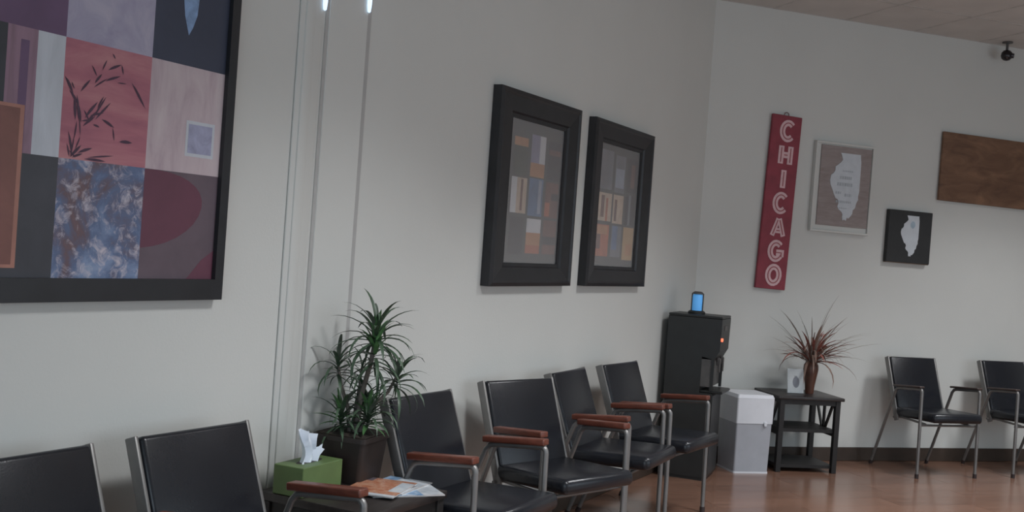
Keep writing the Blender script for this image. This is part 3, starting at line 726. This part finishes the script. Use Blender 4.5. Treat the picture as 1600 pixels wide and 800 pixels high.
for (a_, r_, z_, s_) in ((.4, .055, .31, .026), (1.0, .08, .26, .020), (-.2, .075, .235, .018)):
    b = MB(); 
    x, y = BX * r_ * math.cos(a_) + NX * .03, BY * r_ * math.cos(a_) + NY * .03
    for k in range(7):
        az = k * .9; b.poly([(x, y, z_ - .01), (x + s_ * math.cos(az), y + s_ * math.sin(az), z_ + .006), (x + s_ * .8 * math.cos(az + .5), y + s_ * .8 * math.sin(az + .5), z_ + .016 + .004 * (k % 2))])
    b.build('bloom', M['drypink'], t2)

# ------------------------------------------------------------------ side table with plant, tissues and magazines
TZ = .520
t = thing('side_table', 'low dark side table carrying the potted plant, tissue box and magazines', 'table', (.255, -4.248, 0))
b = MB(); b.box(-.225, .235, -.238, .238, TZ - .028, TZ, .004, 2); b.build('tabletop', M['tabletop'], t)
for sx in (-1, 1):
    for sy in (-1, 1): b = MB(); b.box(.005 + sx * .20 - .02, .005 + sx * .20 + .02, sy * .215 - .02, sy * .215 + .02, 0, TZ - .0285, .002, 1); b.build('leg', M['espresso'], t, smooth=False)
b = MB(); b.box(-.175, .185, -.225, -.205, TZ - .09, TZ - .0285); b.box(-.175, .185, .205, .225, TZ - .09, TZ - .0285)
b.box(-.205, -.185, -.195, .195, TZ - .09, TZ - .0285); b.box(.195, .215, -.195, .195, TZ - .09, TZ - .0285); b.build('apron', M['espresso'], t, smooth=False)
b = MB(); b.box(-.175, .185, -.19, .19, .16, .18); b.build('shelf', M['espresso'], t, smooth=False)

t = thing('tissue_box', 'green tissue box with a white tissue pulled up', 'tissue box', (.143, -4.365, TZ), R(3))
b = MB(); b.box(-.060, .060, -.115, .115, .001, .100, .002, 1); b.build('box', M['green'], t, smooth=False)
b = MB(); n1, n2 = 9, 8; g = []
for j in range(n2 + 1):
    row = []; v = j / n2
    for i in range(n1 + 1):
        u = i / n1 - .5
        wd = .050 + .028 * v + .022 * max(0, .25 - v)
        yy = .012 * v + u * wd * 1.25 + .012 * math.sin(v * 5)
        xx = .016 * math.sin(u * 11 + v * 2.2) * (1 - .3 * v) + .004
        zz = .098 + .118 * v * (1 - .22 * (u + .5) ** 2) + (.004 * math.sin(u * 16) if j == n2 else 0)
        row.append(b.bm.verts.new((xx, yy - .030, zz)))
    g.append(row)
for j in range(n2):
    for i in range(n1): b.bm.faces.new((g[j][i], g[j][i + 1], g[j + 1][i + 1], g[j + 1][i]))
g = []
for j in range(6):
    row = []; v = j / 5
    for i in range(7):
        u = i / 6 - .5; row.append(b.bm.verts.new((.010 + .014 * math.sin(u * 9 + 1 + v), .018 + v * .022 + u * (.046 + .01 * v), .098 + v * .060 * (1 - .8 * abs(u)))))
    g.append(row)
for j in range(5):
    for i in range(6): b.bm.faces.new((g[j][i], g[j][i + 1], g[j + 1][i + 1], g[j + 1][i]))
b.build('tissue', M['tissue'], t)
b = MB(); b.poly([(.022 * math.cos(R(a)), .07 * math.sin(R(a)), .1006) for a in range(0, 360, 20)]); b.build('opening', M['dark_cap'], t, smooth=False)

PX, PYY = .132, -4.112
t = thing('planter', 'dark brown square planter on the side table holding the dracaena', 'planter', (PX, PYY, TZ), R(8))
b = MB()
def rim(b, z0, z1, a0, a1): frustum(b, z0, z1, a0, a1, .018)
rim(b, .001, .150, .086, .100); rim(b, .1505, .168, .107, .107); b.build('pot', M['pot'], t)
b = MB(); frustum(b, .1685, .172, .098, .098, .015); b.build('soil', M['soil'], t)


t = thing('dracaena', 'tall green dracaena with several strappy leaf crowns growing in the brown planter', 'plant', (PX, PYY, TZ + .1725))
LG = [leaf_mesh('leaf', M['leaf'], .20, .021, 1.5), leaf_mesh('leaf', M['leaf'], .19, .020, 1.0), leaf_mesh('leaf', M['leaf'], .21, .018, 2.1), leaf_mesh('leaf', M['leaf3'], .20, .020, 1.3)]
LF = [leaf_mesh('leaf', M['leaf2'], .13, .024, .5), leaf_mesh('leaf', M['leaf2'], .12, .022, .8)]
def wallclear(c, az, el, s):            # tips must stay clear of the wall behind
    return PX + c[0] + math.cos(az) * math.cos(el) * .17 * s > .03
cr = [((.075, .000, .368), 34, .95), ((-.052, -.045, .245), 26, .80), ((.125, .080, .215), 26, .80), ((-.010, .045, .230), 10, .6)]
for (c, n, s), rd in zip(cr, (.011, .008, .008, .007)):
    b = MB(); b.tube([(c[0] * .15, c[1] * .15, -.01), (c[0] * .35, c[1] * .3, c[2] * .35), (c[0] * .8, c[1] * .8, c[2] * .7), (c[0], c[1], c[2])], [rd, rd * .9, rd * .8, rd * .6], 8); b.build('stem', M['stem'], t)
    rosette(t, 'leaf', LG, c, n, 82, -14, s * .85, s * 1.12, random.random() * 6, wallclear)
rosette(t, 'leaf', LF, (.075, .000, .335), 16, 88, 62, .9, 1.1, 1)
rosette(t, 'leaf', LG, (.072, .001, .290), 14, 25, -25, .75, .95, 2, wallclear)
rosette(t, 'leaf', LG + LF, (-.03, -.035, .060), 42, 75, -5, .60, .95, 0, wallclear)
rosette(t, 'leaf', LG + LF, (.050, .02, .070), 40, 80, 0, .60, .95, 3, wallclear)
rosette(t, 'leaf', LG, (.010, .05, .120), 16, 70, 0, .60, .85, 5, wallclear)

def magazine(label, x, y, z, rz, L_, W_, th_, mats, patches):
    t = thing('magazine', label, 'magazine', (x, y, z), R(rz), 'magazines on the side table')
    b = MB(); b.box(-W_ / 2, W_ / 2, -L_ / 2, L_ / 2, .0, th_); b.build('pages', M['photo'], t, smooth=False)
    b = MB(); b.mi = 0; b.box(-W_ / 2, W_ / 2, -L_ / 2, L_ / 2, th_, th_ + .0006)
    for i, (a0, a1, c0, c1, mi) in enumerate(patches):
        b.mi = mi; zz = th_ + .0009 + i * .0001
        b.poly([((a0 - .5) * W_, (c0 - .5) * L_, zz), ((a1 - .5) * W_, (c0 - .5) * L_, zz), ((a1 - .5) * W_, (c1 - .5) * L_, zz), ((a0 - .5) * W_, (c1 - .5) * L_, zz)])
    b.build('cover', mats, t, smooth=False)
food = mottled('food_photo', [(.25, (.20, .05, .03)), (.42, (.42, .15, .08)), (.56, (.52, .30, .20)), (.68, (.35, .10, .06)), (.85, (.62, .55, .46))], 34, rough=.3, dist=1)
cw_ = mottled('white_cover', [(.3, (.40, .46, .52)), (.55, (.58, .62, .66)), (.8, (.66, .66, .62))], 24, rough=.25)
cb = mottled('blue_cover', [(.3, (.12, .24, .42)), (.5, (.26, .40, .58)), (.7, (.55, .62, .70))], 20, rough=.25)
ct = mottled('dark_cover', [(.3, (.06, .06, .09)), (.6, (.16, .12, .12)), (.8, (.36, .30, .24))], 14, rough=.3)
ML = [food, cw_, cb, ct]
magazine('blue and white magazine at the front corner of the side table, under the others', .375, -4.135, TZ + .0005, -38, .26, .185, .003, ML, [(0, 1, 0, 1, 2), (0, 1, .7, 1, 1), (.1, .9, .05, .2, 1)])
magazine('pale magazine lying directly under the one with the reddish food photo', .330, -4.100, TZ + .0045, 6, .235, .17, .003, ML, [(0, 1, 0, 1, 1), (.1, .9, .3, .6, 3), (0, .3, .6, 1, 2)])
magazine('magazine with a reddish food photo on its cover, topmost on the side table', .318, -4.185, TZ + .0085, 14, .255, .19, .003, ML, [(0, 1, 0, .12, 1), (0, 1, .12, 1, 0), (.75, 1, .3, .9, 1), (0, .2, .8, 1, 3)])
